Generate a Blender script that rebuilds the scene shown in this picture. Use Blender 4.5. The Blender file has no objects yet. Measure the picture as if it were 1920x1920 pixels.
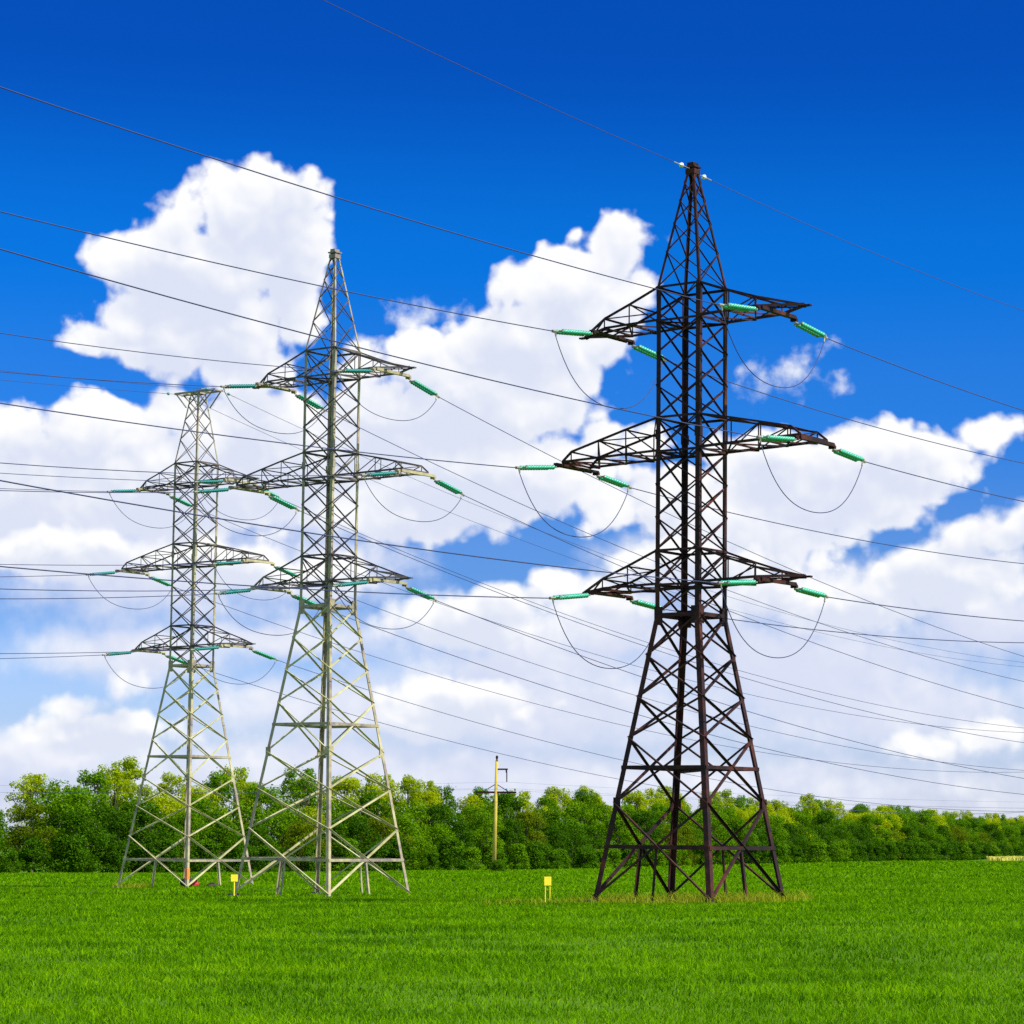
import bpy, bmesh, math, random
import numpy as np
from mathutils import Vector, Matrix
R = math.radians
rng = np.random.default_rng(7)
random.seed(7)
SC = bpy.context.scene
COL = SC.collection

# ------------------------------------------------------------------ camera
EYE = 1.75
PITCH, ROLL = 0.1169, 0.0117
cam_data = bpy.data.cameras.new('camera')
cam_data.sensor_width = 36.0
cam_data.lens = 94.94
cam_data.clip_start = 0.3
cam_data.clip_end = 20000.0
cam = bpy.data.objects.new('camera', cam_data)
COL.objects.link(cam)
_f = Vector((0, math.cos(PITCH), math.sin(PITCH)))
_r0 = Vector((1, 0, 0))
_u0 = Vector((0, -math.sin(PITCH), math.cos(PITCH)))
_r = math.cos(ROLL) * _r0 + math.sin(ROLL) * _u0
_u = -math.sin(ROLL) * _r0 + math.cos(ROLL) * _u0
cam.matrix_world = Matrix(((_r.x, _u.x, -_f.x, 0), (_r.y, _u.y, -_f.y, 0), (_r.z, _u.z, -_f.z, EYE), (0, 0, 0, 1)))
SC.camera = cam

# ------------------------------------------------------------------ exposure
SC.view_settings.view_transform = 'Standard'
SC.view_settings.look = 'None'
SC.view_settings.exposure = 0.75
SC.view_settings.gamma = 1.0
SC.cycles.max_bounces = 6
SC.cycles.diffuse_bounces = 2
SC.cycles.glossy_bounces = 2
SC.cycles.transparent_max_bounces = 8
SC.cycles.use_denoising = False
SC.cycles.use_adaptive_sampling = True
SC.cycles.adaptive_threshold = 0.02

# ------------------------------------------------------------------ sun
SUN_AZ, SUN_EL = 122.0, 50.0           # degrees clockwise from the view direction (+Y), above horizon
sd = bpy.data.lights.new('sun', 'SUN')
sd.energy = 4.0
sd.angle = R(0.53)
sd.color = (1.0, 0.95, 0.86)
sun = bpy.data.objects.new('sun', sd)
COL.objects.link(sun)
_sv = Vector((math.sin(R(SUN_AZ)) * math.cos(R(SUN_EL)), math.cos(R(SUN_AZ)) * math.cos(R(SUN_EL)), math.sin(R(SUN_EL))))
sun.rotation_euler = _sv.to_track_quat('Z', 'Y').to_euler()
sun.location = (60, -40, 90)

# ------------------------------------------------------------------ sky (world nodes: blue sky + cumulus, all by direction)
class NT:
    """small helper to write node graphs as expressions"""
    def __init__(s, tree): s.t = tree
    def n(s, typ, **kw):
        nd = s.t.nodes.new(typ)
        for k, v in kw.items(): setattr(nd, k, v)
        return nd
    def plug(s, sock, v):
        if hasattr(v, 'links') or hasattr(v, 'is_linked'): s.t.links.new(v, sock)
        else: sock.default_value = v
    def m(s, op, a, b=None, c=None, clamp=False):
        nd = s.n('ShaderNodeMath', operation=op); nd.use_clamp = clamp
        for i, v in enumerate((a, b, c)):
            if v is not None: s.plug(nd.inputs[i], v)
        return nd.outputs[0]
    def v(s, op, a, b=None, c=None):
        nd = s.n('ShaderNodeVectorMath', operation=op)
        for i, v in enumerate((a, b, c)):
            if v is not None: s.plug(nd.inputs[i], v)
        return nd.outputs['Value'] if op in ('LENGTH', 'DOT_PRODUCT', 'DISTANCE') else nd.outputs[0]
    def mapr(s, x, a, b, c=0.0, d=1.0, kind='SMOOTHSTEP'):
        nd = s.n('ShaderNodeMapRange', interpolation_type=kind)
        for i, v in enumerate((x, a, b, c, d)): s.plug(nd.inputs[i], v)
        return nd.outputs[0]
    def mix(s, f, a, b):
        nd = s.n('ShaderNodeMix', data_type='RGBA')
        s.plug(nd.inputs[0], f); s.plug(nd.inputs[6], a); s.plug(nd.inputs[7], b)
        return nd.outputs[2]
    def noise(s, vec, scale, detail=4, rough=0.5, dims='2D'):
        nd = s.n('ShaderNodeTexNoise', noise_dimensions=dims)
        s.plug(nd.inputs['Vector'], vec)
        nd.inputs['Scale'].default_value = scale; nd.inputs['Detail'].default_value = detail; nd.inputs['Roughness'].default_value = rough
        return nd
    def comb(s, x, y, z=0.0):
        nd = s.n('ShaderNodeCombineXYZ')
        s.plug(nd.inputs[0], x); s.plug(nd.inputs[1], y); s.plug(nd.inputs[2], z)
        return nd.outputs[0]

# cloud puffs: (azimuth, elevation, half width, half height) in degrees
CL_MID = [(-5.48,12.94,1.81,1.24),(-4.58,13.69,0.45,0.54),(-6.18,13.42,0.85,0.70),(-7.19,12.83,1.08,0.70),(-7.64,12.59,0.79,0.57),(-8.53,11.94,0.91,0.41),(-7.28,11.71,2.15,1.24),(-4.89,12.01,1.19,1.70),(-4.22,12.59,0.51,1.02),(-8.04,10.68,1.24,0.68),(-8.81,10.15,1.24,0.45),(-7.23,10.15,1.70,1.02),(-6.22,10.52,1.92,1.02),(-5.75,9.63,1.36,0.85),(-4.63,10.68,0.68,1.02),(-6.48,11.52,1.81,1.36),(2.24,12.41,0.96,0.79),(1.43,12.68,0.43,0.54),(1.21,11.51,1.87,0.96),(-0.17,11.27,0.68,0.57),(2.59,11.57,0.74,0.74),(2.13,10.67,0.79,1.24),(0.42,10.32,2.15,1.08),(-1.87,9.83,1.36,0.96),(-0.71,9.06,2.72,1.24),(1.12,9.20,1.08,1.24),(-2.76,8.46,1.81,1.47),(-0.69,7.48,3.62,1.24),(0.67,7.61,1.81,1.08),(1.70,8.30,0.68,0.68),(2.95,8.08,1.02,0.57),(-2.05,6.78,2.94,0.91),(-3.24,9.58,0.79,0.91),(8.38,7.95,1.92,0.91),(9.94,8.33,1.08,0.57),(7.26,7.29,2.72,1.24),(5.45,7.74,1.81,0.85),(5.00,6.39,2.60,1.36),(3.41,6.95,1.47,1.02),(2.16,6.72,1.24,0.68),(6.92,8.19,0.45,0.50),(10.72,8.48,0.57,0.45),(-10.64,8.24,1.24,0.66),(-8.64,8.31,2.26,0.81),(-7.19,8.64,1.36,0.68),(-7.49,7.23,4.53,1.58),(-9.93,6.82,2.94,1.81),(-4.57,7.75,2.26,1.70),(-5.72,8.40,1.36,1.02)]
CL_WISP = [(5.85,9.65,0.96,0.62),(6.25,9.99,0.62,0.51),(5.28,9.21,0.57,0.38),(7.04,9.48,0.51,0.36),(-1.54,10.97,1.13,0.41),(-0.74,10.75,0.79,0.45),(-1.36,10.29,0.57,0.45),(-9.15,10.30,0.79,0.45),(-2.12,10.73,0.68,0.57),(2.50,6.72,0.68,0.57),(8.37,6.72,0.57,0.45)]
CL_BACK = [(-8.00,5.42,4.75,1.24),(-3.85,5.51,2.72,1.24),(-4.55,6.74,3.39,1.36),(3.31,5.59,2.26,1.02),(0.03,4.10,4.75,1.24),(5.90,4.93,4.75,1.24),(10.13,4.48,3.73,1.47),(-4.94,3.91,4.30,0.68),(-3.79,2.47,4.53,1.13),(0.50,2.52,7.92,1.70),(7.80,2.58,6.79,1.70),(0.07,0.83,19.24,1.58),(-7.45,5.43,5.88,2.09),(-7.95,3.57,3.73,0.96),(-9.98,1.37,3.73,0.79),(6.13,3.47,6.79,2.26),(2.18,4.23,3.39,1.36),(0.49,3.42,5.66,1.36),(-3.76,1.35,4.75,1.24),(0.08,-0.06,20.37,1.47)]
CL_FRONT = [(10.14,6.15,1.58,0.68),(11.25,6.48,1.36,0.68),(9.03,5.38,2.26,0.91),(7.25,4.71,2.49,0.74),(0.93,5.18,1.24,0.45),(0.02,4.77,1.47,0.59),(1.84,4.90,1.58,0.68),(-0.99,4.37,2.15,0.79),(3.76,5.60,2.15,0.74),(5.23,5.15,1.70,0.68),(-9.25,2.43,1.24,0.52),(-8.15,2.73,0.68,0.48),(-8.57,1.89,2.15,0.68),(-0.97,2.62,2.15,0.68),(-1.98,2.27,1.70,0.57),(8.90,1.81,1.36,0.45),(10.00,2.04,1.47,0.45),(-3.84,5.28,1.36,0.68),(-6.33,5.46,2.49,0.68),(-9.12,5.61,2.26,0.68)]

def puff_group(name, puffs, seed, k=0.22):
    """node group: direction (az, el) -> smooth signed depth inside the cloud in degrees (0 at its edge)"""
    g = bpy.data.node_groups.new(name, 'ShaderNodeTree')
    g.interface.new_socket('Vector', in_out='INPUT', socket_type='NodeSocketVector')
    g.interface.new_socket('Depth', in_out='OUTPUT', socket_type='NodeSocketFloat')
    q = NT(g)
    gi = q.n('NodeGroupInput'); go = q.n('NodeGroupOutput')
    p0 = gi.outputs[0]
    w = q.noise(q.v('ADD', p0, (seed, seed * 2, 0)), 0.9, 2, 0.5)
    p = q.v('MULTIPLY_ADD', w.outputs['Color'], (0.7, 0.5, 0.0), q.v('ADD', p0, (-0.35, -0.25, 0)))
    cur = None
    for a, e, rx, ry in puffs:
        d = q.v('LENGTH', q.v('MULTIPLY_ADD', p, (1 / rx, 1 / ry, 0), (-a / rx, -e / ry, 0)))
        s = min(1.5, max(0.3, (rx * ry) ** 0.5))   # edge distance measured in about the same angle for every puff
        d = q.m('MULTIPLY_ADD', d, -s, s)
        cur = d if cur is None else q.m('SMOOTH_MAX', cur, d, k)
    g.links.new(cur, go.inputs[0])
    return g

def build_world():
    w = bpy.data.worlds.new('World'); SC.world = w; w.use_nodes = True
    t = w.node_tree; t.nodes.clear(); q = NT(t)
    out = q.n('ShaderNodeOutputWorld')
    sky = q.n('ShaderNodeTexSky', sky_type='NISHITA')
    sky.sun_disc = False; sky.sun_elevation = R(SUN_EL); sky.sun_rotation = R(SUN_AZ)
    sky.air_density = 1.0; sky.dust_density = 0.6; sky.ozone_density = 2.0
    bgA = q.n('ShaderNodeBackground'); bgA.inputs[1].default_value = 0.10
    t.links.new(sky.outputs[0], bgA.inputs[0])
    tc = q.n('ShaderNodeTexCoord')
    sx = q.n('ShaderNodeSeparateXYZ'); t.links.new(tc.outputs['Generated'], sx.inputs[0])
    az = q.m('MULTIPLY', q.m('ARCTAN2', sx.outputs[0], sx.outputs[1]), 57.29578)
    el = q.m('MULTIPLY', q.m('ARCSINE', sx.outputs[2]), 57.29578)
    pv = q.comb(az, el, 0.0)
    # deep polarised blue overhead, paler towards the horizon
    rp = q.n('ShaderNodeValToRGB'); q.plug(rp.inputs[0], q.m('DIVIDE', el, 20.0))
    cr = rp.color_ramp; cr.interpolation = 'EASE'
    for i, (e, c) in enumerate(SKY_TINT):
        x = cr.elements[i] if i < 2 else cr.elements.new(0.5)
        x.position = e / 20.0
        x.color = (*c, 1)
    col = q.v('MULTIPLY', sky.outputs[0], rp.outputs[0])
    # shared fine structure: cauliflower bulges and wisps
    nz = q.noise(pv, 2.4, 5, 0.52)
    wp = q.noise(pv, 1.1, 2, 0.5)
    def bulges(v):
        vo = q.n('ShaderNodeTexVoronoi', voronoi_dimensions='2D', feature='SMOOTH_F1')
        q.plug(vo.inputs['Vector'], q.v('MULTIPLY_ADD', wp.outputs['Color'], (0.5, 0.5, 0), v))
        vo.inputs['Scale'].default_value = 1.05; vo.inputs['Detail'].default_value = 2.0; vo.inputs['Roughness'].default_value = 0.42
        vo.inputs['Smoothness'].default_value = 0.22
        return q.m('SUBTRACT', 0.46, vo.outputs['Distance'])
    bul = bulges(pv); bul2 = bulges(q.v('ADD', pv, (0.09, 0.22, 0)))
    relief = q.m('SUBTRACT', bul2, bul)
    fin = q.m('SUBTRACT', nz.outputs['Fac'], 0.5)
    big = q.m('SUBTRACT', q.noise(pv, 0.42, 3, 0.5).outputs['Fac'], 0.5)
    for name, puffs, seed, bulge, wisp, soft, dark, light, step, lo, hi, mot in LAYERS:
        g = puff_group(name, puffs, seed)
        a = q.n('ShaderNodeGroup'); a.node_tree = g; q.plug(a.inputs[0], pv)
        b = q.n('ShaderNodeGroup'); b.node_tree = g; q.plug(b.inputs[0], q.v('ADD', pv, step))
        tex = q.m('MULTIPLY_ADD', bul, bulge, q.m('MULTIPLY', fin, wisp))
        alpha = q.mapr(q.m('ADD', a.outputs[0], tex), 0.0, soft)
        # grey where much cloud lies between this spot and the light above
        sh = q.m('SUBTRACT', b.outputs[0], q.m('MULTIPLY', tex, mot))
        sh = q.m('MULTIPLY_ADD', big, 1.6, sh)
        sh = q.m('MULTIPLY_ADD', relief, 0.55, sh)
        lit = q.mapr(sh, lo, hi, 1.0, 0.0)
        col = q.mix(alpha, col, q.mix(lit, dark, light))
    bgB = q.n('ShaderNodeBackground'); bgB.inputs[1].default_value = 0.10
    t.links.new(col, bgB.inputs[0])
    # the cumulus field fills the sky in front of us; elsewhere the clear sky
    ins = q.m('MULTIPLY', q.mapr(q.m('ABSOLUTE', az), 13.5, 16.0, 1.0, 0.0), q.mapr(el, 19.0, 24.0, 1.0, 0.0))
    ins = q.m('MULTIPLY', ins, q.mapr(el, -3.0, -1.0))
    mx = q.n('ShaderNodeMixShader')
    t.links.new(ins, mx.inputs[0]); t.links.new(bgA.outputs[0], mx.inputs[1]); t.links.new(bgB.outputs[0], mx.inputs[2])
    t.links.new(mx.outputs[0], out.inputs[0])
    w.cycles.sampling_method = 'MANUAL'; w.cycles.sample_map_resolution = 512

SKY_TINT = [(0.0, (0.67, 0.75, 1.25)), (16.5, (0.006, 0.175, 0.66)), (2.5, (0.47, 0.60, 1.02)), (5.5, (0.19, 0.37, 0.78)), (9.0, (0.05, 0.31, 0.82)), (12.0, (0.008, 0.30, 0.84))]
WHITE = (6.1, 6.1, 6.1, 1)
LAYERS = [
    # name, puffs, seed, bulge, wisp, edge softness, shade colour, lit colour, step to the light, lit below / grey above, mottle
    ('cloud_back', CL_BACK, 3.1, 0.30, 0.40, 1.2, (4.2, 4.5, 5.5, 1), (5.8, 5.85, 6.05, 1), (0.2, 0.6, 0), -0.6, 1.5, 0.4),
    ('cloud_wisp', CL_WISP, 7.7, 0.40, 1.1, 0.95, (4.3, 4.7, 5.6, 1), (5.6, 5.75, 6.0, 1), (0.1, 0.3, 0), 0.0, 0.8, 0.3),
    ('cloud_mid', CL_MID, 1.7, 0.50, 0.32, 0.32, (4.3, 4.6, 5.5, 1), WHITE, (0.12, 0.60, 0), -0.15, 1.3, 0.4),
    ('cloud_front', CL_FRONT, 5.3, 0.45, 0.30, 0.45, (4.4, 4.7, 5.5, 1), WHITE, (0.12, 0.42, 0), -0.1, 0.95, 0.4),
]
build_world()

# ------------------------------------------------------------------ scene helpers
def tag(o, label=None, cat=None, group=None, kind=None):
    if label: o['label'] = label
    if cat: o['category'] = cat
    if group: o['group'] = group
    if kind: o['kind'] = kind
    return o

def empty(name, loc=(0, 0, 0), rz=0.0):
    o = bpy.data.objects.new(name, None); COL.objects.link(o)
    o.location = loc; o.rotation_euler = (0, 0, rz); o.empty_display_size = 0.3
    return o

class MB:
    """collects shapes, then links them as ONE mesh object"""
    def __init__(s): s.v = []; s.f = []
    def add(s, vs, fs):
        k = len(s.v); s.v += [tuple(x) for x in vs]; s.f += [tuple(i + k for i in f) for f in fs]
    def hexa(s, c):   # 8 corners, bottom loop then top loop
        s.add(c, [(3, 2, 1, 0), (4, 5, 6, 7), (0, 1, 5, 4), (1, 2, 6, 5), (2, 3, 7, 6), (3, 0, 4, 7)])
    def box(s, c, d):
        x, y, z = c; a, b, h = d[0] / 2, d[1] / 2, d[2] / 2
        s.hexa([(x - a, y - b, z - h), (x + a, y - b, z - h), (x + a, y + b, z - h), (x - a, y + b, z - h),
                (x - a, y - b, z + h), (x + a, y - b, z + h), (x + a, y + b, z + h), (x - a, y + b, z + h)])
    def plate(s, p, q, u, w, n, t):
        """flat bar from p to q: spans 0..w along u, thickness t along n"""
        p, q, u, n = Vector(p), Vector(q), Vector(u), Vector(n)
        a = [p, p + u * w, p + u * w + n * t, p + n * t]
        b = [q, q + u * w, q + u * w + n * t, q + n * t]
        s.hexa([*a, *b])
    def angle(s, p, q, w, out, t=None):
        """L-section steel angle from p to q; 'out' is roughly the outward normal of the face it lies in"""
        p, q, out = Vector(p), Vector(q), Vector(out)
        d = (q - p)
        if d.length < 1e-4: return
        d.normalize()
        t = t or max(0.010, w * 0.12)
        u = d.cross(out); u.normalize(); n = u.cross(d); n.normalize()
        c = p - u * (w / 2); e = q - u * (w / 2)
        s.plate(c, e, u, w, -n, t)
        s.plate(c - n * t, e - n * t, -n, w - t, u, t)
    def tube(s, pts, r, seg=6, caps=True):
        pts = [Vector(p) for p in pts]; n = len(pts)
        vs = []; fs = []
        for i, p in enumerate(pts):
            d = (pts[min(i + 1, n - 1)] - pts[max(i - 1, 0)]).normalized()
            a = d.cross(Vector((0, 0, 1)))
            if a.length < 1e-3: a = d.cross(Vector((0, 1, 0)))
            a.normalize(); b = a.cross(d)
            rr = r[i] if hasattr(r, '__len__') else r
            for k in range(seg):
                an = 2 * math.pi * k / seg
                vs.append(p + a * (rr * math.cos(an)) + b * (rr * math.sin(an)))
        for i in range(n - 1):
            for k in range(seg):
                k2 = (k + 1) % seg
                fs.append((i * seg + k, i * seg + k2, (i + 1) * seg + k2, (i + 1) * seg + k))
        if caps:
            fs.append(tuple(range(seg))[::-1]); fs.append(tuple((n - 1) * seg + k for k in range(seg)))
        s.add(vs, fs)
    def build(s, name, mat, parent=None, smooth=False, loc=None):
        me = bpy.data.meshes.new(name); me.from_pydata(s.v, [], s.f); me.materials.append(mat)
        if smooth: me.polygons.foreach_set('use_smooth', [True] * len(me.polygons))
        me.update()
        o = bpy.data.objects.new(name, me); COL.objects.link(o)
        if parent: o.parent = parent
        if loc: o.location = loc
        return o

def big_mesh(name, v, f, mat, parent=None, fsize=4, extra=None):
    """fast numpy mesh: v (n,3), f (m,fsize)"""
    me = bpy.data.meshes.new(name)
    me.vertices.add(len(v)); me.vertices.foreach_set('co', np.asarray(v, np.float32).ravel())
    m = len(f)
    me.loops.add(m * fsize); me.loops.foreach_set('vertex_index', np.asarray(f, np.int32).ravel())
    me.polygons.add(m); me.polygons.foreach_set('loop_start', np.arange(0, m * fsize, fsize, dtype=np.int32))
    me.polygons.foreach_set('loop_total', np.full(m, fsize, np.int32))
    me.materials.append(mat)
    me.update(calc_edges=True)
    o = bpy.data.objects.new(name, me); COL.objects.link(o)
    if parent: o.parent = parent
    return o

# ------------------------------------------------------------------ materials
def material(name):
    m = bpy.data.materials.new(name); m.use_nodes = True
    q = NT(m.node_tree); b = m.node_tree.nodes['Principled BSDF']
    return m, q, b

def ramp(q, fac, stops):
    r = q.n('ShaderNodeValToRGB'); q.plug(r.inputs[0], fac)
    e = r.color_ramp.elements
    for i, (p, c) in enumerate(stops):
        x = e[i] if i < 2 else e.new(p)
        x.position = p; x.color = (*c, 1)
    return r.outputs[0]

def steel(name, stops, rough, scale, metal=0.0):
    m, q, b = material(name)
    tc = q.n('ShaderNodeTexCoord')
    n1 = q.noise(tc.outputs['Object'], scale, 5, 0.65, '3D')
    n2 = q.noise(tc.outputs['Object'], scale * 7, 3, 0.6, '3D')
    f = q.m('MULTIPLY_ADD', n2.outputs['Fac'], 0.35, q.m('MULTIPLY', n1.outputs['Fac'], 0.75))
    q.plug(b.inputs['Base Color'], ramp(q, f, stops))
    b.inputs['Roughness'].default_value = rough; b.inputs['Metallic'].default_value = metal
    b.inputs['Specular IOR Level'].default_value = 0.2
    return m

def plain(name, col, rough=0.5, var=0.25, scale=6.0, spec=0.4):
    m, q, b = material(name)
    tc = q.n('ShaderNodeTexCoord')
    n1 = q.noise(tc.outputs['Object'], scale, 4, 0.6, '3D')
    lo = tuple(c * (1 - var) for c in col); hi = tuple(min(1, c * (1 + var)) for c in col)
    q.plug(b.inputs['Base Color'], ramp(q, n1.outputs['Fac'], [(0.3, lo), (0.7, hi)]))
    b.inputs['Roughness'].default_value = rough; b.inputs['Specular IOR Level'].default_value = spec
    return m

M = {}
M['rust'] = steel('dark_rusty_steel', [(0.28, (0.010, 0.008, 0.013)), (0.50, (0.022, 0.010, 0.013)), (0.64, (0.065, 0.020, 0.016)), (0.80, (0.16, 0.045, 0.02))], 0.7, 0.7)
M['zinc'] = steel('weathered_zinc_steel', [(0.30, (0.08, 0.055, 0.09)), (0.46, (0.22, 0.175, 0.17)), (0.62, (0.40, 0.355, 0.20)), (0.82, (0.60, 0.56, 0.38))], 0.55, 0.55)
M['zinc_sunlit'] = steel('sunlit_zinc_bracing', [(0.30, (0.10, 0.085, 0.07)), (0.46, (0.33, 0.30, 0.14)), (0.62, (0.54, 0.50, 0.27)), (0.82, (0.64, 0.60, 0.40))], 0.55, 0.35)  # same zinc for the base bracing, with its sunlit cream painted into the colour
M['zinc_shaded'] = steel('shaded_zinc_bracing', [(0.30, (0.022, 0.018, 0.035)), (0.48, (0.055, 0.045, 0.065)), (0.66, (0.15, 0.12, 0.10)), (0.85, (0.40, 0.36, 0.26))], 0.6, 0.5)  # same zinc for the upper lattice, its unlit dark tone painted into the colour
M['orange'] = plain('orange_paint', (0.75, 0.20, 0.03), 0.5)
M['wire'] = plain('dull_aluminium_wire', (0.035, 0.042, 0.12), 0.7, 0.15)
M['fitting'] = steel('zinc_fitting', [(0.3, (0.20, 0.19, 0.16)), (0.7, (0.42, 0.40, 0.34))], 0.45, 5.0, 0.3)
M['concrete'] = plain('weathered_concrete', (0.12, 0.11, 0.09), 0.85, 0.3, 3.0, 0.2)
M['pole'] = plain('ochre_concrete', (0.50, 0.38, 0.07), 0.8, 0.15, 2.0, 0.2)
M['yellow'] = plain('yellow_sign_paint', (0.85, 0.70, 0.03), 0.5, 0.08, 8.0)
M['black_cloth'] = plain('black_canvas', (0.02, 0.018, 0.025), 0.8)
M['red_cloth'] = plain('red_canvas', (0.45, 0.02, 0.03), 0.7)
M['brown_cloth'] = plain('dark_brown_canvas', (0.035, 0.022, 0.018), 0.8)
M['bark'] = plain('grey_brown_bark', (0.10, 0.085, 0.06), 0.9, 0.4, 3.0, 0.2)

def glass(name, col, rough=0.25):
    m, q, b = material(name)
    b.inputs['Base Color'].default_value = (*col, 1)
    b.inputs['Roughness'].default_value = rough
    b.inputs['Transmission Weight'].default_value = 0.25
    b.inputs['IOR'].default_value = 1.5
    return m
M['glass_green'] = glass('green_glass', (0.07, 0.52, 0.34))
M['glass_teal_and_shaded'] = glass('teal_and_shaded_glass', (0.01, 0.25, 0.23), 0.4)  # small teal insulators, also left-pointing strings with shade put into the glass colour
M['glass_mid'] = glass('deep_green_glass', (0.03, 0.38, 0.25), 0.35)
M['glass_clear'] = glass('clear_glass', (0.75, 0.82, 0.82))

def leaf_material(name, dark, light, trans, per='ShaderNodeObjectInfo', tint=0.5):
    m = bpy.data.materials.new(name); m.use_nodes = True
    t = m.node_tree; t.nodes.clear(); q = NT(t)
    out = q.n('ShaderNodeOutputMaterial')
    geo = q.n('ShaderNodeNewGeometry'); oi = q.n('ShaderNodeObjectInfo')
    f = q.m('MULTIPLY_ADD', oi.outputs['Random'], tint, q.m('MULTIPLY', geo.outputs['Random Per Island'], 1 - tint))
    c = ramp(q, f, [(0.0, dark), (1.0, light)])
    d = q.n('ShaderNodeBsdfPrincipled'); q.plug(d.inputs['Base Color'], c)
    d.inputs['Roughness'].default_value = 0.7; d.inputs['Specular IOR Level'].default_value = 0.06
    tr = q.n('ShaderNodeBsdfTranslucent')
    q.plug(tr.inputs['Color'], q.v('MULTIPLY', c, (1.5, 1.5, 0.9)))
    mx = q.n('ShaderNodeMixShader'); mx.inputs[0].default_value = trans
    t.links.new(d.outputs[0], mx.inputs[1]); t.links.new(tr.outputs[0], mx.inputs[2]); t.links.new(mx.outputs[0], out.inputs[0])
    return m
M['leaf_dark'] = leaf_material('dark_green_leaves', (0.018, 0.068, 0.0), (0.066, 0.165, 0.0), 0.28)
M['leaf_mid'] = leaf_material('mid_green_leaves', (0.052, 0.140, 0.0), (0.130, 0.265, 0.001), 0.35)
M['leaf_pale'] = leaf_material('yellow_green_leaves', (0.210, 0.300, 0.001), (0.370, 0.430, 0.004), 0.45)
M['leaf_brown'] = leaf_material('brownish_green_leaves', (0.075, 0.120, 0.001), (0.145, 0.200, 0.002), 0.35)
M['dry'] = leaf_material('dry_grass', (0.18, 0.23, 0.006), (0.38, 0.36, 0.03), 0.35)
M['crop'] = None

# ------------------------------------------------------------------ terrain
KY = np.array([-400, 0, 25, 50, 83, 107, 137, 224, 300, 584, 2000, 12000], float)
KZ = np.array([0, -1.68, -1.75, -1.90, -2.29, -2.54, -2.80, -3.50, -4.70, -6.00, -12, -60], float) + EYE
def ground_z(x, y):
    x = np.asarray(x, float); y = np.asarray(y, float)
    z = np.interp(y, KY, KZ)
    z = (z + np.interp(y - 9, KY, KZ) + np.interp(y + 9, KY, KZ)) / 3
    z = z + 0.021 * 45 * np.tanh(x / 45) * np.clip(y / 60, 0, 1)
    return z + 0.035 * np.sin(x * 0.21 + 1) * np.sin(y * 0.13) + 0.02 * np.sin(x * 0.6 + y * 0.4)
def gz(x, y): return float(ground_z(x, y))

def field_material():
    m, q, b = material('field_soil_and_crop')
    tc = q.n('ShaderNodeTexCoord')
    n1 = q.noise(tc.outputs['Object'], 0.05, 4, 0.6, '3D')
    n2 = q.noise(tc.outputs['Object'], 3.0, 6, 0.7, '3D')
    f = q.m('MULTIPLY_ADD', n2.outputs['Fac'], 0.6, q.m('MULTIPLY', n1.outputs['Fac'], 0.4))
    q.plug(b.inputs['Base Color'], ramp(q, f, [(0.32, (0.045, 0.110, 0.001)), (0.68, (0.100, 0.210, 0.001))]))
    b.inputs['Roughness'].default_value = 0.9; b.inputs['Specular IOR Level'].default_value = 0.1
    bp = q.n('ShaderNodeBump'); bp.inputs['Strength'].default_value = 0.6; bp.inputs['Distance'].default_value = 0.15
    q.plug(bp.inputs['Height'], n2.outputs['Fac']); q.plug(b.inputs['Normal'], bp.outputs[0])
    return m

def build_field():
    ys = np.unique(np.concatenate([np.linspace(-300, 0, 16), np.linspace(0, 150, 101), np.linspace(150, 600, 91), np.linspace(600, 3000, 41), np.linspace(3000, 12000, 10)]))
    xs = np.unique(np.concatenate([np.linspace(-6000, -200, 14), np.linspace(-200, 200, 161), np.linspace(200, 6000, 14)]))
    X, Y = np.meshgrid(xs, ys); Z = ground_z(X, Y)
    v = np.stack([X, Y, Z], -1).reshape(-1, 3)
    ny, nx = X.shape
    i = np.arange(ny * nx).reshape(ny, nx)
    f = np.stack([i[:-1, :-1], i[:-1, 1:], i[1:, 1:], i[1:, :-1]], -1).reshape(-1, 4)
    o = big_mesh('field', v, f, field_material())
    o.data.polygons.foreach_set('use_smooth', [True] * len(o.data.polygons))
    return tag(o, kind='structure')
build_field()

# young wheat standing in the field: real blades, denser near the camera
def blade_mesh(px, py, h, w, lean, bend):
    """five-point bent, tapering blades -> vertices (n*5,3), quads (n*2: last one is a triangle drawn as quad)"""
    n = len(px); a = rng.uniform(0, 2 * np.pi, n); b = rng.uniform(0, 2 * np.pi, n)
    pz = ground_z(px, py) - 0.02
    ca, sa = np.cos(a), np.sin(a); lx, ly = np.cos(b), np.sin(b)
    z1 = h * 0.55; z2 = h * (1 - 0.25 * bend)
    o1 = h * lean * 0.35; o2 = h * (lean + bend * 0.6)
    V = np.zeros((n, 6, 3))
    def put(k, wd, off, z):
        V[:, k, 0] = px + ca * wd + lx * off; V[:, k, 1] = py + sa * wd + ly * off; V[:, k, 2] = pz + z
    put(0, -w / 2, 0, 0); put(1, w / 2, 0, 0); put(2, w * 0.45, o1, z1); put(3, -w * 0.45, o1, z1)
    put(4, w * 0.10, o2, z2); put(5, -w * 0.10, o2, z2)
    k = np.arange(n)[:, None] * 6
    F = np.concatenate([k + np.array([0, 1, 2, 3]), k + np.array([3, 2, 4, 5])], 0)
    return V.reshape(-1, 3), F

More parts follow.
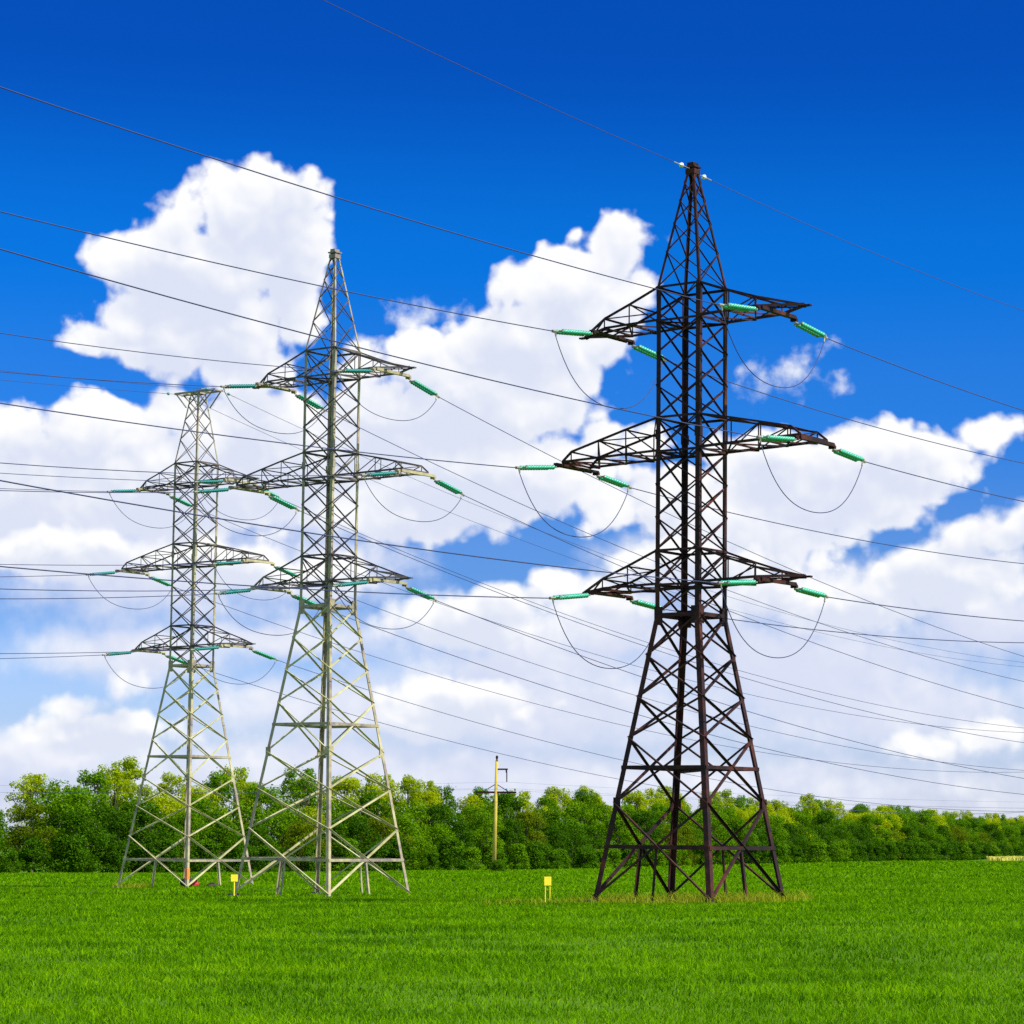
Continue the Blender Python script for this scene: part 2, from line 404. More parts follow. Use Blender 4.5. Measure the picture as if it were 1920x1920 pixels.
TRAMLINES = [(119.5, 0.02), (121.3, 0.02), (91.0, 0.015), (160.0, 0.02)]
def build_crop():
    parts_v = []; parts_f = []; k = 0
    zones = [(19, 27, 520, 0.095, 0.011), (27, 38, 330, 0.105, 0.014), (38, 50, 200, 0.115, 0.018), (50, 65, 140, 0.125, 0.022), (65, 95, 80, 0.15, 0.028), (95, 150, 32, 0.17, 0.045), (150, 260, 12, 0.20, 0.085), (260, 460, 2.0, 0.30, 0.24)]
    for y0, y1, dens, h, w in zones:
        hw0, hw1 = 0.225 * y0 + 3, 0.225 * y1 + 3
        n = int((hw0 + hw1) * (y1 - y0) * dens)
        # uniform in the trapezoid
        u = rng.uniform(0, 1, n)
        t = np.where(np.abs(hw1 - hw0) < 1e-6, u, (np.sqrt(hw0 ** 2 + u * (hw1 ** 2 - hw0 ** 2)) - hw0) / (hw1 - hw0))
        py = y0 + (y1 - y0) * t
        px = rng.uniform(-1, 1, n) * (hw0 + (hw1 - hw0) * t)
        # uneven stand: patches of taller and thinner growth
        pat = 0.7 * np.sin(px * 0.23 + 2 * np.sin(py * 0.11)) * np.sin(py * 0.31) + np.sin(px * 0.9 + np.sin(py * 0.7) * 2) * np.sin(py * 0.8 + np.cos(px * 0.5)) + 0.6 * np.sin(px * 2.7 + py * 1.9)
        keep = rng.uniform(0, 1, n) < np.clip(0.78 + 0.20 * pat, 0.2, 1)
        for ty, sl in TRAMLINES:
            keep &= np.abs(py - ty - sl * px) > 0.32
        keep &= ~beyond_edge(px, py)
        px, py, pat = px[keep], py[keep], pat[keep]; n = len(px)
        hh = h * rng.uniform(0.65, 1.15, n) * (1 + 0.12 * pat)
        ww = w * rng.uniform(0.6, 1.2, n)
        v, f = blade_mesh(px, py, hh, ww, rng.uniform(0.0, 0.4, n), rng.uniform(0.1, 0.9, n))
        parts_v.append(v); parts_f.append(f + k); k += len(v)
    M['crop'] = crop_material()
    o = big_mesh('wheat_crop', np.concatenate(parts_v), np.concatenate(parts_f), M['crop'])
    return tag(o, 'young bright green wheat growing all over the field', 'crop', kind='stuff')

def crop_material():
    m = bpy.data.materials.new('green_wheat_blades'); m.use_nodes = True
    t = m.node_tree; t.nodes.clear(); q = NT(t)
    out = q.n('ShaderNodeOutputMaterial'); geo = q.n('ShaderNodeNewGeometry'); tc = q.n('ShaderNodeTexCoord')
    n1 = q.noise(q.v('MULTIPLY', tc.outputs['Object'], (0.30, 0.38, 0.0)), 1.0, 5, 0.62, '3D')
    f = q.m('MULTIPLY_ADD', geo.outputs['Random Per Island'], 0.40, q.mapr(n1.outputs['Fac'], 0.28, 0.72, 0.0, 0.60, 'LINEAR'))
    c = ramp(q, f, [(0.15, (0.026, 0.095, 0.0)), (0.5, (0.105, 0.250, 0.0)), (0.85, (0.210, 0.395, 0.0))])
    d = q.n('ShaderNodeBsdfPrincipled'); q.plug(d.inputs['Base Color'], c)
    d.inputs['Roughness'].default_value = 0.7; d.inputs['Specular IOR Level'].default_value = 0.04
    tr = q.n('ShaderNodeBsdfTranslucent'); q.plug(tr.inputs['Color'], q.v('MULTIPLY', c, (1.3, 1.3, 0.8)))
    mx = q.n('ShaderNodeMixShader'); mx.inputs[0].default_value = 0.35
    t.links.new(d.outputs[0], mx.inputs[1]); t.links.new(tr.outputs[0], mx.inputs[2]); t.links.new(mx.outputs[0], out.inputs[0])
    return m

# the wood's edge runs obliquely away to the right
EX = np.array([-90, -60, -44, -2, 31, 52, 74, 108, 180, 320], float)
EY = np.array([165, 205, 233, 300, 364, 415, 470, 584, 820, 1300], float)
def edge_y(x): return np.interp(x, EX, EY)
def beyond_edge(x, y): return y > edge_y(x) - 1.0
build_crop()

# ------------------------------------------------------------------ lattice pylons
W = 1.6
LV = {'ring': 0.0, 'A1b': 0.94, 'A1t': 2.01, 'm1': 3.05, 'm2': 4.08, 'A2b': 5.11, 'A2t': 6.18, 'm3': 7.2, 'm4': 8.22, 'A3b': 9.24, 'A3t': 10.31}
ARM_LEVEL = {'low': ('A1b', 'A1t'), 'mid': ('A2b', 'A2t'), 'top': ('A3b', 'A3t')}
EXT = {'low': 2.25, 'mid': 3.6, 'top': 2.25}
SLOPE = 0.292

def make_pylon(P):
    mat = M[P['mat']]; brace = M[P.get('brace', P['mat'])]; th = P.get('th', 1.0); b = P['b']; top = P['top']; ht = P['tip_half']; tl = P.get('tl', 1.0)
    root = empty('lattice_pylon', (P['x'], P['y'], P['g'] + EYE), -P['A'])
    tag(root, P['label'], 'pylon', 'power line pylons in the field')
    slope = P.get('slope', SLOPE)
    def half(z):
        if z <= b: return (W + slope * (b - z)) / 2
        if z <= b + 10.31: return W / 2
        t = (z - b - 10.31) / (top - 10.31)
        return W / 2 + (ht - W / 2) * t
    def cor(s, z, inset=0.0):
        h = half(z) - inset; return Vector((s[0] * h, s[1] * h, z))
    CS = [(-1, -1), (1, -1), (1, 1), (-1, 1)]
    ztop = b + top
    zpk = b + 10.31
    # legs: angle steel in three lengths, one mesh per leg
    for s in CS:
        m = MB()
        for z0, z1, w in ((-0.25, b, 0.17 * tl), (b, zpk, 0.15 * tl), (zpk, ztop, 0.085 * tl)):
            p, q = cor(s, z0), cor(s, z1)
            m.plate(p, q, (-s[0], 0, 0), w, (0, -s[1], 0), 0.018)
            m.plate(p + Vector((0, -s[1] * 0.018, 0)), q + Vector((0, -s[1] * 0.018, 0)), (0, -s[1], 0), w - 0.018, (-s[0], 0, 0), 0.018)
        leg = m.build('leg', mat, root)
        # splice plates where the lengths join
        for zz, hh, ww in ((b - 0.02, 0.55, 0.30), (b - P['nodes'][P['splice']], 0.36, 0.26), (b + 5.65, 0.3, 0.19)):
            c = cor(s, zz); g = MB()
            g.box((c.x - s[0] * (ww / 2 - 0.02), c.y + s[1] * 0.008, zz), (ww, 0.014, hh))
            g.box((c.x + s[0] * 0.008, c.y - s[1] * (ww / 2 - 0.02), zz), (0.014, ww, hh))
            g.build('splice_plate', mat, leg)
        f = MB(); c = cor(s, 0)
        f.box((c.x, c.y, -0.30), (0.46, 0.46, 0.55)); f.box((c.x, c.y, 0.01), (0.32, 0.32, 0.08))
        f.build('footing', M['concrete'], root)
        if P.get('band') and s == (1, -1):
            n = MB(); c0 = cor(s, 0.48); c1 = cor(s, 1.0)
            n.plate(c0 + Vector((0.004, -0.004, 0)), c1 + Vector((0.004, -0.004, 0)), (-1, 0, 0), 0.17, (0, -1, 0), 0.003)
            n.plate(c0 + Vector((0.004, -0.004, 0)), c1 + Vector((0.004, -0.004, 0)), (0, 1, 0), 0.17, (1, 0, 0), 0.003)
            n.build('marker_band', M['orange'], leg)
    def face(i):
        a, c = CS[i], CS[(i + 1) % 4]
        o = Vector(((a[0] + c[0]) / 2, (a[1] + c[1]) / 2, 0)); return a, c, o
    def xpanel(m, z0, z1, w, inset=0.02):
        for i in range(4):
            a, c, o = face(i)
            m.angle(cor(a, z0) + o * 0.012, cor(c, z1) + o * 0.012, w, o)
            m.angle(cor(c, z0) - o * 0.02, cor(a, z1) - o * 0.02, w, -o)
    def belt(m, z, w):
        for i in range(4):
            a, c, o = face(i)
            m.angle(cor(a, z) + o * 0.03, cor(c, z) + o * 0.03, w, o)
    # splayed base
    m = MB(); zs = [b] + [b - d for d in P['nodes']] + [0.0]
    for z1, z0 in zip(zs[:-1], zs[1:]):
        xpanel(m, z0 + (0.12 if z0 == 0 else 0), z1, (0.078 if z1 > 4 else 0.09) * th)
    m.build('base_bracing', M[P.get('base', P['mat'])], root)
    def crossz(z1, z0):
        a, c = half(z1), half(z0); return z1 + (z0 - z1) * a / (a + c)
    belts = MB(); belt(belts, b, 0.12); belts.build('horizontal_belt', mat, root); belts = MB()
    k = P['belt_panel']
    zc = crossz(zs[k], zs[k + 1]); belt(belts, zc, 0.11)
    h = half(zc); belts.angle((-h, -h, zc), (h, h, zc), 0.06, (0, 0, 1)); belts.angle((-h, h, zc - 0.07), (h, -h, zc - 0.07), 0.06, (0, 0, 1))
    belts.build('horizontal_belt', mat, root); belts = MB()
    zl = crossz(zs[-2], 0.0); belt(belts, zl, 0.11)
    belts.build('horizontal_belt', mat, root)
    for i in range(4):
        a, c, o = face(i); p = (cor(a, zl) + cor(c, zl)) / 2
        q = MB(); g0 = p - o * (0.02 + 0.0) ; q.angle(Vector((g0.x + o.x * 0.25, g0.y + o.y * 0.25, -0.3)), Vector((g0.x, g0.y, zl)), 0.09, o)
        q.build('hanger_post', mat, root)
    # shaft
    m = MB(); lv = sorted(LV.values())
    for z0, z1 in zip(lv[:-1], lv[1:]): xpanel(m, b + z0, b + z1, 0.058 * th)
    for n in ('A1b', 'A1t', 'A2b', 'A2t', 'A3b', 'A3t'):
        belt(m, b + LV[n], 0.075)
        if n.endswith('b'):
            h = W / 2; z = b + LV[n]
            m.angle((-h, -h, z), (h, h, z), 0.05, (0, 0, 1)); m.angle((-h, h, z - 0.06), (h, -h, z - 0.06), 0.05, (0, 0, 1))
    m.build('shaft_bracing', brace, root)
    # peak
    m = MB(); n = 4 if ht > 0.2 else 5; r = 0.80
    fr = np.cumsum([r ** i for i in range(n)]); fr = [0] + list(fr / fr[-1])
    for t0, t1 in zip(fr[:-1], fr[1:]):
        xpanel(m, zpk + (ztop - zpk) * t0, zpk + (ztop - zpk) * t1, 0.040 * th)
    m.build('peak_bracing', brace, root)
    # top fitting
    m = MB()
    if P['flat_top']:
        belt(m, ztop, 0.08)
        for yy in (-0.3, 0.3):
            m.angle((-1.42, yy, ztop + 0.06), (1.42, yy, ztop + 0.06), 0.11, (0, yy, 0))
            for s in (-1, 1): m.angle((s * 1.3, yy, ztop + 0.03), (s * 0.47, yy * 1.3, ztop - 0.75), 0.05, (0, yy, 0))
        for xx in (-1.36, -0.7, 0.0, 0.7, 1.36): m.box((xx, 0, ztop + 0.05), (0.07, 0.54, 0.05))
        m.build('earth_wire_beam', mat, root)
    else:
        m.box((0, 0, ztop + 0.02), (0.40, 0.40, 0.05)); m.box((0, 0, ztop - 0.13), (0.34, 0.34, 0.16)); m.box((0, 0, ztop + 0.10), (0.24, 0.30, 0.12))
        m.build('peak_cap', mat, root)
    # six cross arms
    for lev, (kb, kt) in ARM_LEVEL.items():
        zb, zt = b + LV[kb], b + LV[kt]; e = EXT[lev]; hgt = zt - zb
        for s in (-1, 1):
            droop = P['arm_tilt'] * s
            def pt(x, y, z): return Vector((s * (W / 2 + x), y, zb + z + droop * x / 3.6))
            m = MB(); hy = W / 2
            if lev == 'mid':
                nx = [0, 1.15, 2.2, 3.25, e]; tz = [hgt, hgt * .77, hgt * .54, hgt * .31, 0.05]; ny = [hy] * 5
            else:
                nx = [0, 1.05, 2.0, e + 1.05]; tz = [hgt, hgt * .63, hgt * .32, 0.02]; ny = [hy, hy, hy, 0.06]
            for sy in (-1, 1):
                o = (0, sy, 0)
                B = [pt(x, sy * y, 0) for x, y in zip(nx, ny)]; T = [pt(x, sy * y, z) for x, y, z in zip(nx, ny, tz)]
                for i in range(len(nx) - 1):
                    m.angle(B[i], B[i + 1], 0.09 * th, (0, 0, -1)); m.angle(T[i], T[i + 1], 0.07 * th, o)
                    if i > 0:
                        m.angle(B[i], T[i], 0.05 * th, o)
                    if i < len(nx) - 2 or lev == 'mid': m.angle(B[i], T[i + 1], 0.05 * th, o)
                    if i > 0 and i == len(nx) - 2 and lev != 'mid': m.angle(T[i], (B[i] + B[i + 1]) / 2, 0.045 * th, o)
            for i, x in enumerate(nx[:-1] if lev != 'mid' else nx):
                if i > 0:
                    m.angle(pt(x, -ny[i], 0), pt(x, ny[i], 0), 0.06 * th, (0, 0, -1)); m.angle(pt(x, -ny[i], tz[i]), pt(x, ny[i], tz[i]), 0.05 * th, (0, 0, 1))
                if i + 1 < len(nx):
                    j = i + 1; q = 1 if i % 2 else -1
                    m.angle(pt(x, -q * ny[i], -0.02), pt(nx[j], q * ny[j], -0.02), 0.055 * th, (0, 0, -1))
                    m.angle(pt(x, q * ny[i], -0.05), pt(nx[j], -q * ny[j], -0.05), 0.05 * th, (0, 0, -1))
                    m.angle(pt(x, q * ny[i], tz[i]), pt(nx[j], -q * ny[j], tz[j]), 0.045 * th, (0, 0, 1))
            if lev != 'mid': m.box(pt(e + 1.12, 0, 0.0), (0.26, 0.16, 0.05))
            arm = m.build('cross_arm', brace, root)
            bm_ = MB(); c = pt(e, 0, -0.075)
            bm_.box(c, (0.14, 2.34, 0.07)); bm_.box((c.x + s * 0.12, c.y, c.z), (0.05, 2.0, 0.11))
            for yy in (-1.1, 1.1): bm_.box((c.x, yy, c.z - 0.06), (0.22, 0.10, 0.09))
            bm_.build('end_beam', mat, arm)
    return root

NB = [1.18, 2.42, 3.65, 5.53, 6.93, 8.41]
PYL = {
 'R': dict(x=5.585, y=83.48, g=-2.166, A=0.6423, slope=0.305, b=8.79, top=14.19, mat='rust', th=0.88, tip_half=0.11, flat_top=False, arm_tilt=0.10, nodes=[1.25, 2.55, 3.80, 5.80], belt_panel=3, splice=3,
           label='dark rusty steel pylon with a pointed spire, nearest and largest, standing in dry grass'),
 'M': dict(x=-7.288, y=107.31, g=-2.672, A=0.6507, b=11.375, top=14.35, mat='zinc', brace='zinc_shaded', base='zinc_sunlit', th=0.74, tl=0.84, tip_half=0.11, flat_top=False, arm_tilt=0.03, nodes=[d * 11.375 / 10.9 for d in NB], belt_panel=3, splice=3,
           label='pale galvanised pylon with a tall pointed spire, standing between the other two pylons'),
 'T': dict(x=-16.122, y=136.63, g=-3.092, A=0.652, b=11.10, top=13.95, mat='zinc', brace='zinc_shaded', base='zinc_sunlit', th=0.74, tl=0.84, tip_half=0.27, flat_top=True, arm_tilt=0.05, band=True, nodes=[d * 11.10 / 10.9 for d in NB], belt_panel=3, splice=3,
           label='pale galvanised pylon with a flat crossbar on top, farthest away and smallest'),
}
for k in ('R', 'M', 'T'): make_pylon(PYL[k])

# ------------------------------------------------------------------ insulators, jumper loops and cables
SHORT = {'R': 'dark pylon', 'M': 'spired pale pylon', 'T': 'flat-topped pylon'}
ARMN = {('top', -1): 'top left arm', ('top', 1): 'top right arm', ('mid', -1): 'middle left arm', ('mid', 1): 'middle right arm', ('low', -1): 'bottom left arm', ('low', 1): 'bottom right arm'}
# slope at the pylon and curvature of every span (cables as metres per metre)
SPAN = {
 ('R', -1): dict(brg=216.61, c=0.00109, m={('top', 1): -.036, ('top', -1): -.058, ('mid', 1): -.030, ('mid', -1): -.068, ('low', 1): -.039, ('low', -1): -.071}, L=135),
 ('R', 1): dict(brg=36.54, c=0.00139, m={('top', 1): -.058, ('top', -1): -.0555, ('mid', 1): -.029, ('mid', -1): -.047, ('low', 1): -.011, ('low', -1): -.022}, L=100),
 ('M', -1): dict(brg=217.06, c=0.001755, m={('top', 1): -.107, ('top', -1): -.120, ('mid', 1): -.129, ('mid', -1): -.127, ('low', 1): -.122, ('low', -1): -.1205}, L=125),
 ('M', 1): dict(brg=37.16, c=0.001154, m={('top', 1): -.209, ('top', -1): -.205, ('mid', 1): -.192, ('mid', -1): -.195, ('low', 1): -.180, ('low', -1): -.182}, L=190),
 ('T', -1): dict(brg=217.31, c=0.001034, m={('top', 1): -.095, ('top', -1): -.098, ('mid', 1): -.105, ('mid', -1): -.110, ('low', 1): -.0906, ('low', -1): -.0955}, L=120),
 ('T', 1): dict(brg=37.16, c=0.00110, m={('top', 1): -.200, ('top', -1): -.198, ('mid', 1): -.190, ('mid', -1): -.188, ('low', 1): -.176, ('low', -1): -.178}, L=200),
}
def pyl_point(k, x, y, z):
    P = PYL[k]; A = P['A']
    return Vector((P['x'] + math.cos(A) * x + math.sin(A) * y, P['y'] - math.sin(A) * x + math.cos(A) * y, P['g'] + EYE + z))

_disc_cache = {}
def disc_mesh(mat, n, sep):
    """two parallel strings of glass sheds along +X, starting at x=0"""
    key = (mat.name, n, sep)
    if key not in _disc_cache:
        prof = []
        for i in range(n):
            x = i * 0.140
            prof += [(x, 0.045), (x + 0.02, 0.055), (x + 0.050, 0.076), (x + 0.075, 0.078), (x + 0.085, 0.060), (x + 0.110, 0.045)]
        vs = []; fs = []; seg = 12
        for off in (-sep / 2, sep / 2):
            base = len(vs)
            for x, r in prof:
                for j in range(seg):
                    an = 2 * math.pi * j / seg; vs.append((x, off + r * math.cos(an), r * math.sin(an)))
            for i in range(len(prof) - 1):
                for j in range(seg):
                    j2 = (j + 1) % seg
                    fs.append((base + i * seg + j, base + i * seg + j2, base + (i + 1) * seg + j2, base + (i + 1) * seg + j))
            fs.append(tuple(base + j for j in range(seg))[::-1]); fs.append(tuple(base + (len(prof) - 1) * seg + j for j in range(seg)))
        me = bpy.data.meshes.new('glass_sheds'); me.from_pydata(vs, [], fs); me.materials.append(mat)
        me.polygons.foreach_set('use_smooth', [True] * len(me.polygons)); me.update()
        _disc_cache[key] = me
    return _disc_cache[key]

_fit_cache = {}
def fit_mesh(kind, n, sep):
    if (kind, n, sep) not in _fit_cache:
        m = MB(); e = 0.30 + n * 0.14
        if kind == 'link':
            m.tube([(0, 0, 0), (0.24, 0, 0)], 0.022, 6)
            m.box((0.27, 0, 0), (0.06, sep + 0.12, 0.05))
        else:
            m.box((e + 0.02, 0, 0), (0.06, sep + 0.12, 0.05))
            m.tube([(e + 0.04, 0, 0), (e + 0.20, 0, 0)], 0.03, 6)
            m.tube([(e + 0.18, 0, 0), (e + 0.34, 0, 0)], 0.05, 6)
            m.tube([(e + 0.20, 0, 0.0), (e + 0.16, 0, -0.16)], 0.03, 6)
        o = m.build(kind, M['fitting']); me = o.data; bpy.data.objects.remove(o); _fit_cache[(kind, n, sep)] = me
    return _fit_cache[(kind, n, sep)]

def add_string(k, lev, s, end):
    P = PYL[k]; b = P['b']; x = s * (W / 2 + EXT[lev]); y = end * 1.1
    z = b + LV[ARM_LEVEL[lev][0]] - 0.18 + P['arm_tilt'] * s * EXT[lev] / 3.6
    p = pyl_point(k, x, y, z)
    S = SPAN[(k, end)]; brg = R(S['brg']); m = S['m'][(lev, s)] - (0.05 if k == 'R' else 0.03)
    n = 11 if end == -1 else 10; sep = 0.24 if end == -1 else 0.19
    d = Vector((math.sin(brg), math.cos(brg), m)).normalized()
    mat = M['glass_green'] if k == 'R' else M['glass_mid'] if end == 1 else M['glass_teal_and_shaded']  # left-pointing strings of the pale pylons carry their shade in the glass colour
    root = empty('insulator_string', p)
    root.rotation_mode = 'QUATERNION'; root.rotation_quaternion = d.to_track_quat('X', 'Z')
    side = 'pointing left' if end == -1 else 'pointing right'
    tag(root, f'{"green glass" if mat is not M["glass_teal_and_shaded"] else "shaded-teal glass"} insulator pair on the {ARMN[(lev, s)]} of the {SHORT[k]}, {side}', 'insulator', 'glass insulator strings on the pylons')
    o = bpy.data.objects.new('glass_sheds', disc_mesh(mat, n, sep)); COL.objects.link(o); o.parent = root; o.location = (0.30, 0, 0)
    for nm in ('link', 'clamp'):
        f = bpy.data.objects.new('yoke_' + nm, fit_mesh(nm, n, sep)); COL.objects.link(f); f.parent = root
    e = 0.30 + n * 0.14 + 0.34
    return p + d * e, p + d * (e - 0.18) + Vector((0, 0, -0.16)), p

def cable(name, start, brg, m, c, L, r, label, cat, group, n=48):
    pts = []
    for i in range(n + 1):
        s = L * (i / n) ** 1.3
        pts.append((math.sin(brg) * s, math.cos(brg) * s, m * s + c * s * s))
    t = MB(); t.tube(pts, r, 5)
    o = t.build(name, M['wire'], smooth=True, loc=start)
    return tag(o, label, cat, group)

SAG = {'R': 1.75, 'M': 1.25, 'T': 1.3}
for k in ('R', 'M', 'T'):
    for lev in ('top', 'mid', 'low'):
        for s in (-1, 1):
            J = {}
            for end in (-1, 1):
                tipp, jp, att = add_string(k, lev, s, end); J[end] = jp
                S = SPAN[(k, end)]
                where = 'running left' if end == -1 else 'running right'
                cable('power_cable', tipp, R(S['brg']), S['m'][(lev, s)] + 2 * S['c'] * 2.2, S['c'], S['L'], 0.0165 if k == 'R' else 0.0155,
                      f'dark cable from the {ARMN[(lev, s)]} of the {SHORT[k]}, {where}', 'cable', 'power cables strung from the pylons')
            a, bb = J[-1], J[1]; sag = SAG[k] + {('R', 'low'): 0.15, ('R', 'top'): 0.1}.get((k, lev), 0)
            pts = []
            for i in range(29):
                t = i / 28; u = 2 * t - 1
                h = sag * (1 - (0.55 * u * u + 0.45 * u ** 4))
                p = a.lerp(bb, t); pts.append(Vector((p.x, p.y, p.z - h)) - a)
            t = MB(); t.tube(pts, 0.0145, 5)
            o = t.build('jumper_loop', M['wire'], smooth=True, loc=a)
            tag(o, f'drooping jumper loop under the {ARMN[(lev, s)]} of the {SHORT[k]}', 'jumper cable', 'jumper loops under the pylon arms')

# earth wires at the tops
def earth(k, x, z, end, m, c, L, label, ilabel, mat):
    P = PYL[k]; brg = R(SPAN[(k, end)]['brg'])
    p = pyl_point(k, x, end * (0.2 if k == 'R' else 0.34), P['b'] + z)
    d = Vector((math.sin(brg), math.cos(brg), m)).normalized()
    root = empty('earth_wire_insulator', p); root.rotation_mode = 'QUATERNION'; root.rotation_quaternion = d.to_track_quat('X', 'Z')
    tag(root, ilabel, 'insulator', 'small insulators on the earth wires')
    t = MB(); t.tube([(0, 0, 0), (0.42, 0, 0)], 0.014, 5); t.tube([(0.56, 0, 0), (0.9, 0, 0)], 0.02, 5); t.build('tension_rod', M['fitting'], root)
    t = MB(); t.tube([(0.38, 0, 0), (0.41, 0, 0), (0.43, 0, 0), (0.47, 0, 0), (0.50, 0, 0), (0.58, 0, 0)], [0.025, 0.035, 0.075, 0.08, 0.045, 0.03], 12)
    t.build('glass_shed', mat, root, smooth=True)
    cable('earth_wire', p + d * 0.9, brg, m, c, L, 0.011, label, 'cable', 'earth wires at the pylon tops')
earth('R', 0, 14.14, -1, 0.031, 0.00109, 130, 'thin earth wire from the tip of the dark pylon, rising to the upper left', 'small clear insulator left of the tip of the dark pylon', M['glass_clear'])
earth('R', 0, 14.06, 1, -0.056, 0.00139, 100, 'thin earth wire from the tip of the dark pylon, falling away to the right', 'small clear insulator right of the tip of the dark pylon', M['glass_clear'])
for x, w1 in ((-1.36, 'left'), (1.36, 'right')):
    earth('T', x, 14.0, -1, -0.088, 0.00103, 120, f'earth wire running left from the {w1} end of the flat-topped pylon crossbar', f'small teal insulator left of the {w1} end of the flat pylon crossbar', M['glass_teal_and_shaded'])
    earth('T', x, 14.0, 1, -0.195, 0.0011, 200, f'earth wire running right from the {w1} end of the flat-topped pylon crossbar', f'small teal insulator right of the {w1} end of the flat pylon crossbar', M['glass_teal_and_shaded'])

# ------------------------------------------------------------------ trees of the wood
def leaf_cloud(lobes, n, size, seed, shell=0.55, up=0.35):
    """leaf clumps (kite quads) through the lobes' volume, denser towards their outside"""
    r = np.random.default_rng(seed)
    L = np.array(lobes, float)                  # x, y, z, rx, ry, rz
    wgt = (L[:, 3] * L[:, 4] + L[:, 4] * L[:, 5] + L[:, 3] * L[:, 5]); wgt /= wgt.sum()
    i = r.choice(len(L), n, p=wgt)
    d = r.normal(size=(n, 3)); d /= np.linalg.norm(d, axis=1)[:, None]
    rad = (shell + (1.06 - shell) * r.uniform(0, 1, n) ** 0.6) * (1 + 0.22 * np.abs(r.normal(size=n)) * (r.uniform(0, 1, n) < 0.5))
    rad *= 1 + 0.16 * np.sin(d[:, 0] * 7 + i) * np.sin(d[:, 1] * 6 + 2 * i) * np.cos(d[:, 2] * 5 + i * 3)
    c = L[i, :3] + d * L[i, 3:6] * rad[:, None]
    nrm = d + r.normal(size=(n, 3)) * 0.65; nrm[:, 2] += up
    nrm /= np.linalg.norm(nrm, axis=1)[:, None]
    a = np.cross(nrm, r.normal(size=(n, 3))); a /= np.linalg.norm(a, axis=1)[:, None]
    b = np.cross(nrm, a)
    s = size * r.uniform(0.55, 1.35, n)
    s1 = s[:, None]; s2 = (s * r.uniform(0.5, 0.8, n))[:, None]
    V = np.stack([c - a * s1, c + b * s2 * 0.9, c + a * s1, c - b * s2], 1)
    ok = c[:, 2] > 0.05
    V = V[ok]; m = len(V)
    return V.reshape(-1, 3), np.arange(m * 4).reshape(m, 4)

def trunk_mb(h, r0, limbs, rr, lean=(0, 0)):
    m = MB(); n = 7
    pts = [(lean[0] * (i / (n - 1)) ** 1.5 + 0.06 * math.sin(i * 2.1), lean[1] * (i / (n - 1)) ** 1.5, -0.3 + (h + 0.3) * i / (n - 1)) for i in range(n)]
    m.tube(pts, [r0 * (1 - 0.75 * i / (n - 1)) for i in range(n)], 7)
    for (x, y, z) in limbs:
        k = rr.uniform(0.30, 0.65); j = min(n - 1, int(k * (n - 1)))
        p = Vector(pts[j]); q = Vector((x, y, z)); mid = p.lerp(q, 0.5) + Vector((0, 0, 0.35))
        m.tube([p, mid, q], [r0 * 0.42, r0 * 0.28, r0 * 0.10], 5)
    return m

def proto_tree(kind, seed):
    r = random.Random(seed); lobes = []; limbs = []
    if kind == 'broad':                   # full crown that reaches almost to the ground
        H = r.uniform(6.2, 7.4); Rm = r.uniform(2.7, 3.4)
        for i in range(64):
            t = r.uniform(0.06, 0.97); env = Rm * (0.72 + 0.5 * math.sin(math.pi * min(1, t * 0.95 + 0.05))) * (1.0 if t < .6 else 1 - 0.75 * (t - .6) / .4)
            a = r.uniform(0, 2 * math.pi); d = env * math.sqrt(r.uniform(0.05, 1)) * 0.88; s = r.uniform(0.45, 0.95)
            lobes.append((d * math.cos(a), d * math.sin(a), t * H, s * 1.15, s * 1.15, s * 0.85)); 
        limbs = [l[:3] for l in lobes[:7]]; n, size, trh, tr0 = 8500, 0.125, H * 0.8, 0.17
    elif kind == 'tall':                  # taller, airy crown above bare limbs, gaps of sky
        H = r.uniform(9.6, 11.0); Rm = r.uniform(2.2, 2.9)
        for i in range(64):
            t = r.uniform(0.34, 0.98); env = Rm * math.sin(math.pi * (0.20 + 0.72 * (t - 0.34) / 0.66))
            a = r.uniform(0, 2 * math.pi); d = env * math.sqrt(r.uniform(0.1, 1)) * 1.05; s = r.uniform(0.3, 0.7)
            lobes.append((d * math.cos(a), d * math.sin(a), t * H, s, s, s * 0.9))
        limbs = [l[:3] for l in lobes[:12]]; n, size, trh, tr0 = 6500, 0.12, H * 0.86, 0.18
    elif kind == 'round':                 # round-topped, medium
        H = r.uniform(7.6, 8.8); Rm = r.uniform(2.4, 3.0)
        for i in range(60):
            t = r.uniform(0.16, 0.97); env = Rm * math.sqrt(max(0.05, 1 - ((t - 0.56) / 0.46) ** 2))
            a = r.uniform(0, 2 * math.pi); d = env * math.sqrt(r.uniform(0.05, 1)) * 0.9; s = r.uniform(0.4, 0.85)
            lobes.append((d * math.cos(a), d * math.sin(a), t * H, s * 1.1, s * 1.1, s * 0.9))
        limbs = [l[:3] for l in lobes[:9]]; n, size, trh, tr0 = 8500, 0.125, H * 0.82, 0.18
    else:                                 # 'bush'
        H = r.uniform(2.4, 3.6); Rm = r.uniform(1.5, 2.1)
        for i in range(30):
            t = r.uniform(0.08, 0.9); a = r.uniform(0, 2 * math.pi); d = Rm * math.sqrt(r.uniform(0, 1)) * (1 - 0.55 * t); s = r.uniform(0.3, 0.65)
            lobes.append((d * math.cos(a), d * math.sin(a), t * H, s, s, s * 0.8))
        limbs = [l[:3] for l in lobes[:5]]; n, size, trh, tr0 = 3800, 0.11, H * 0.6, 0.07
    return dict(kind=kind, H=H, lobes=lobes, limbs=limbs, n=n, size=size, trh=trh, tr0=tr0, seed=seed)

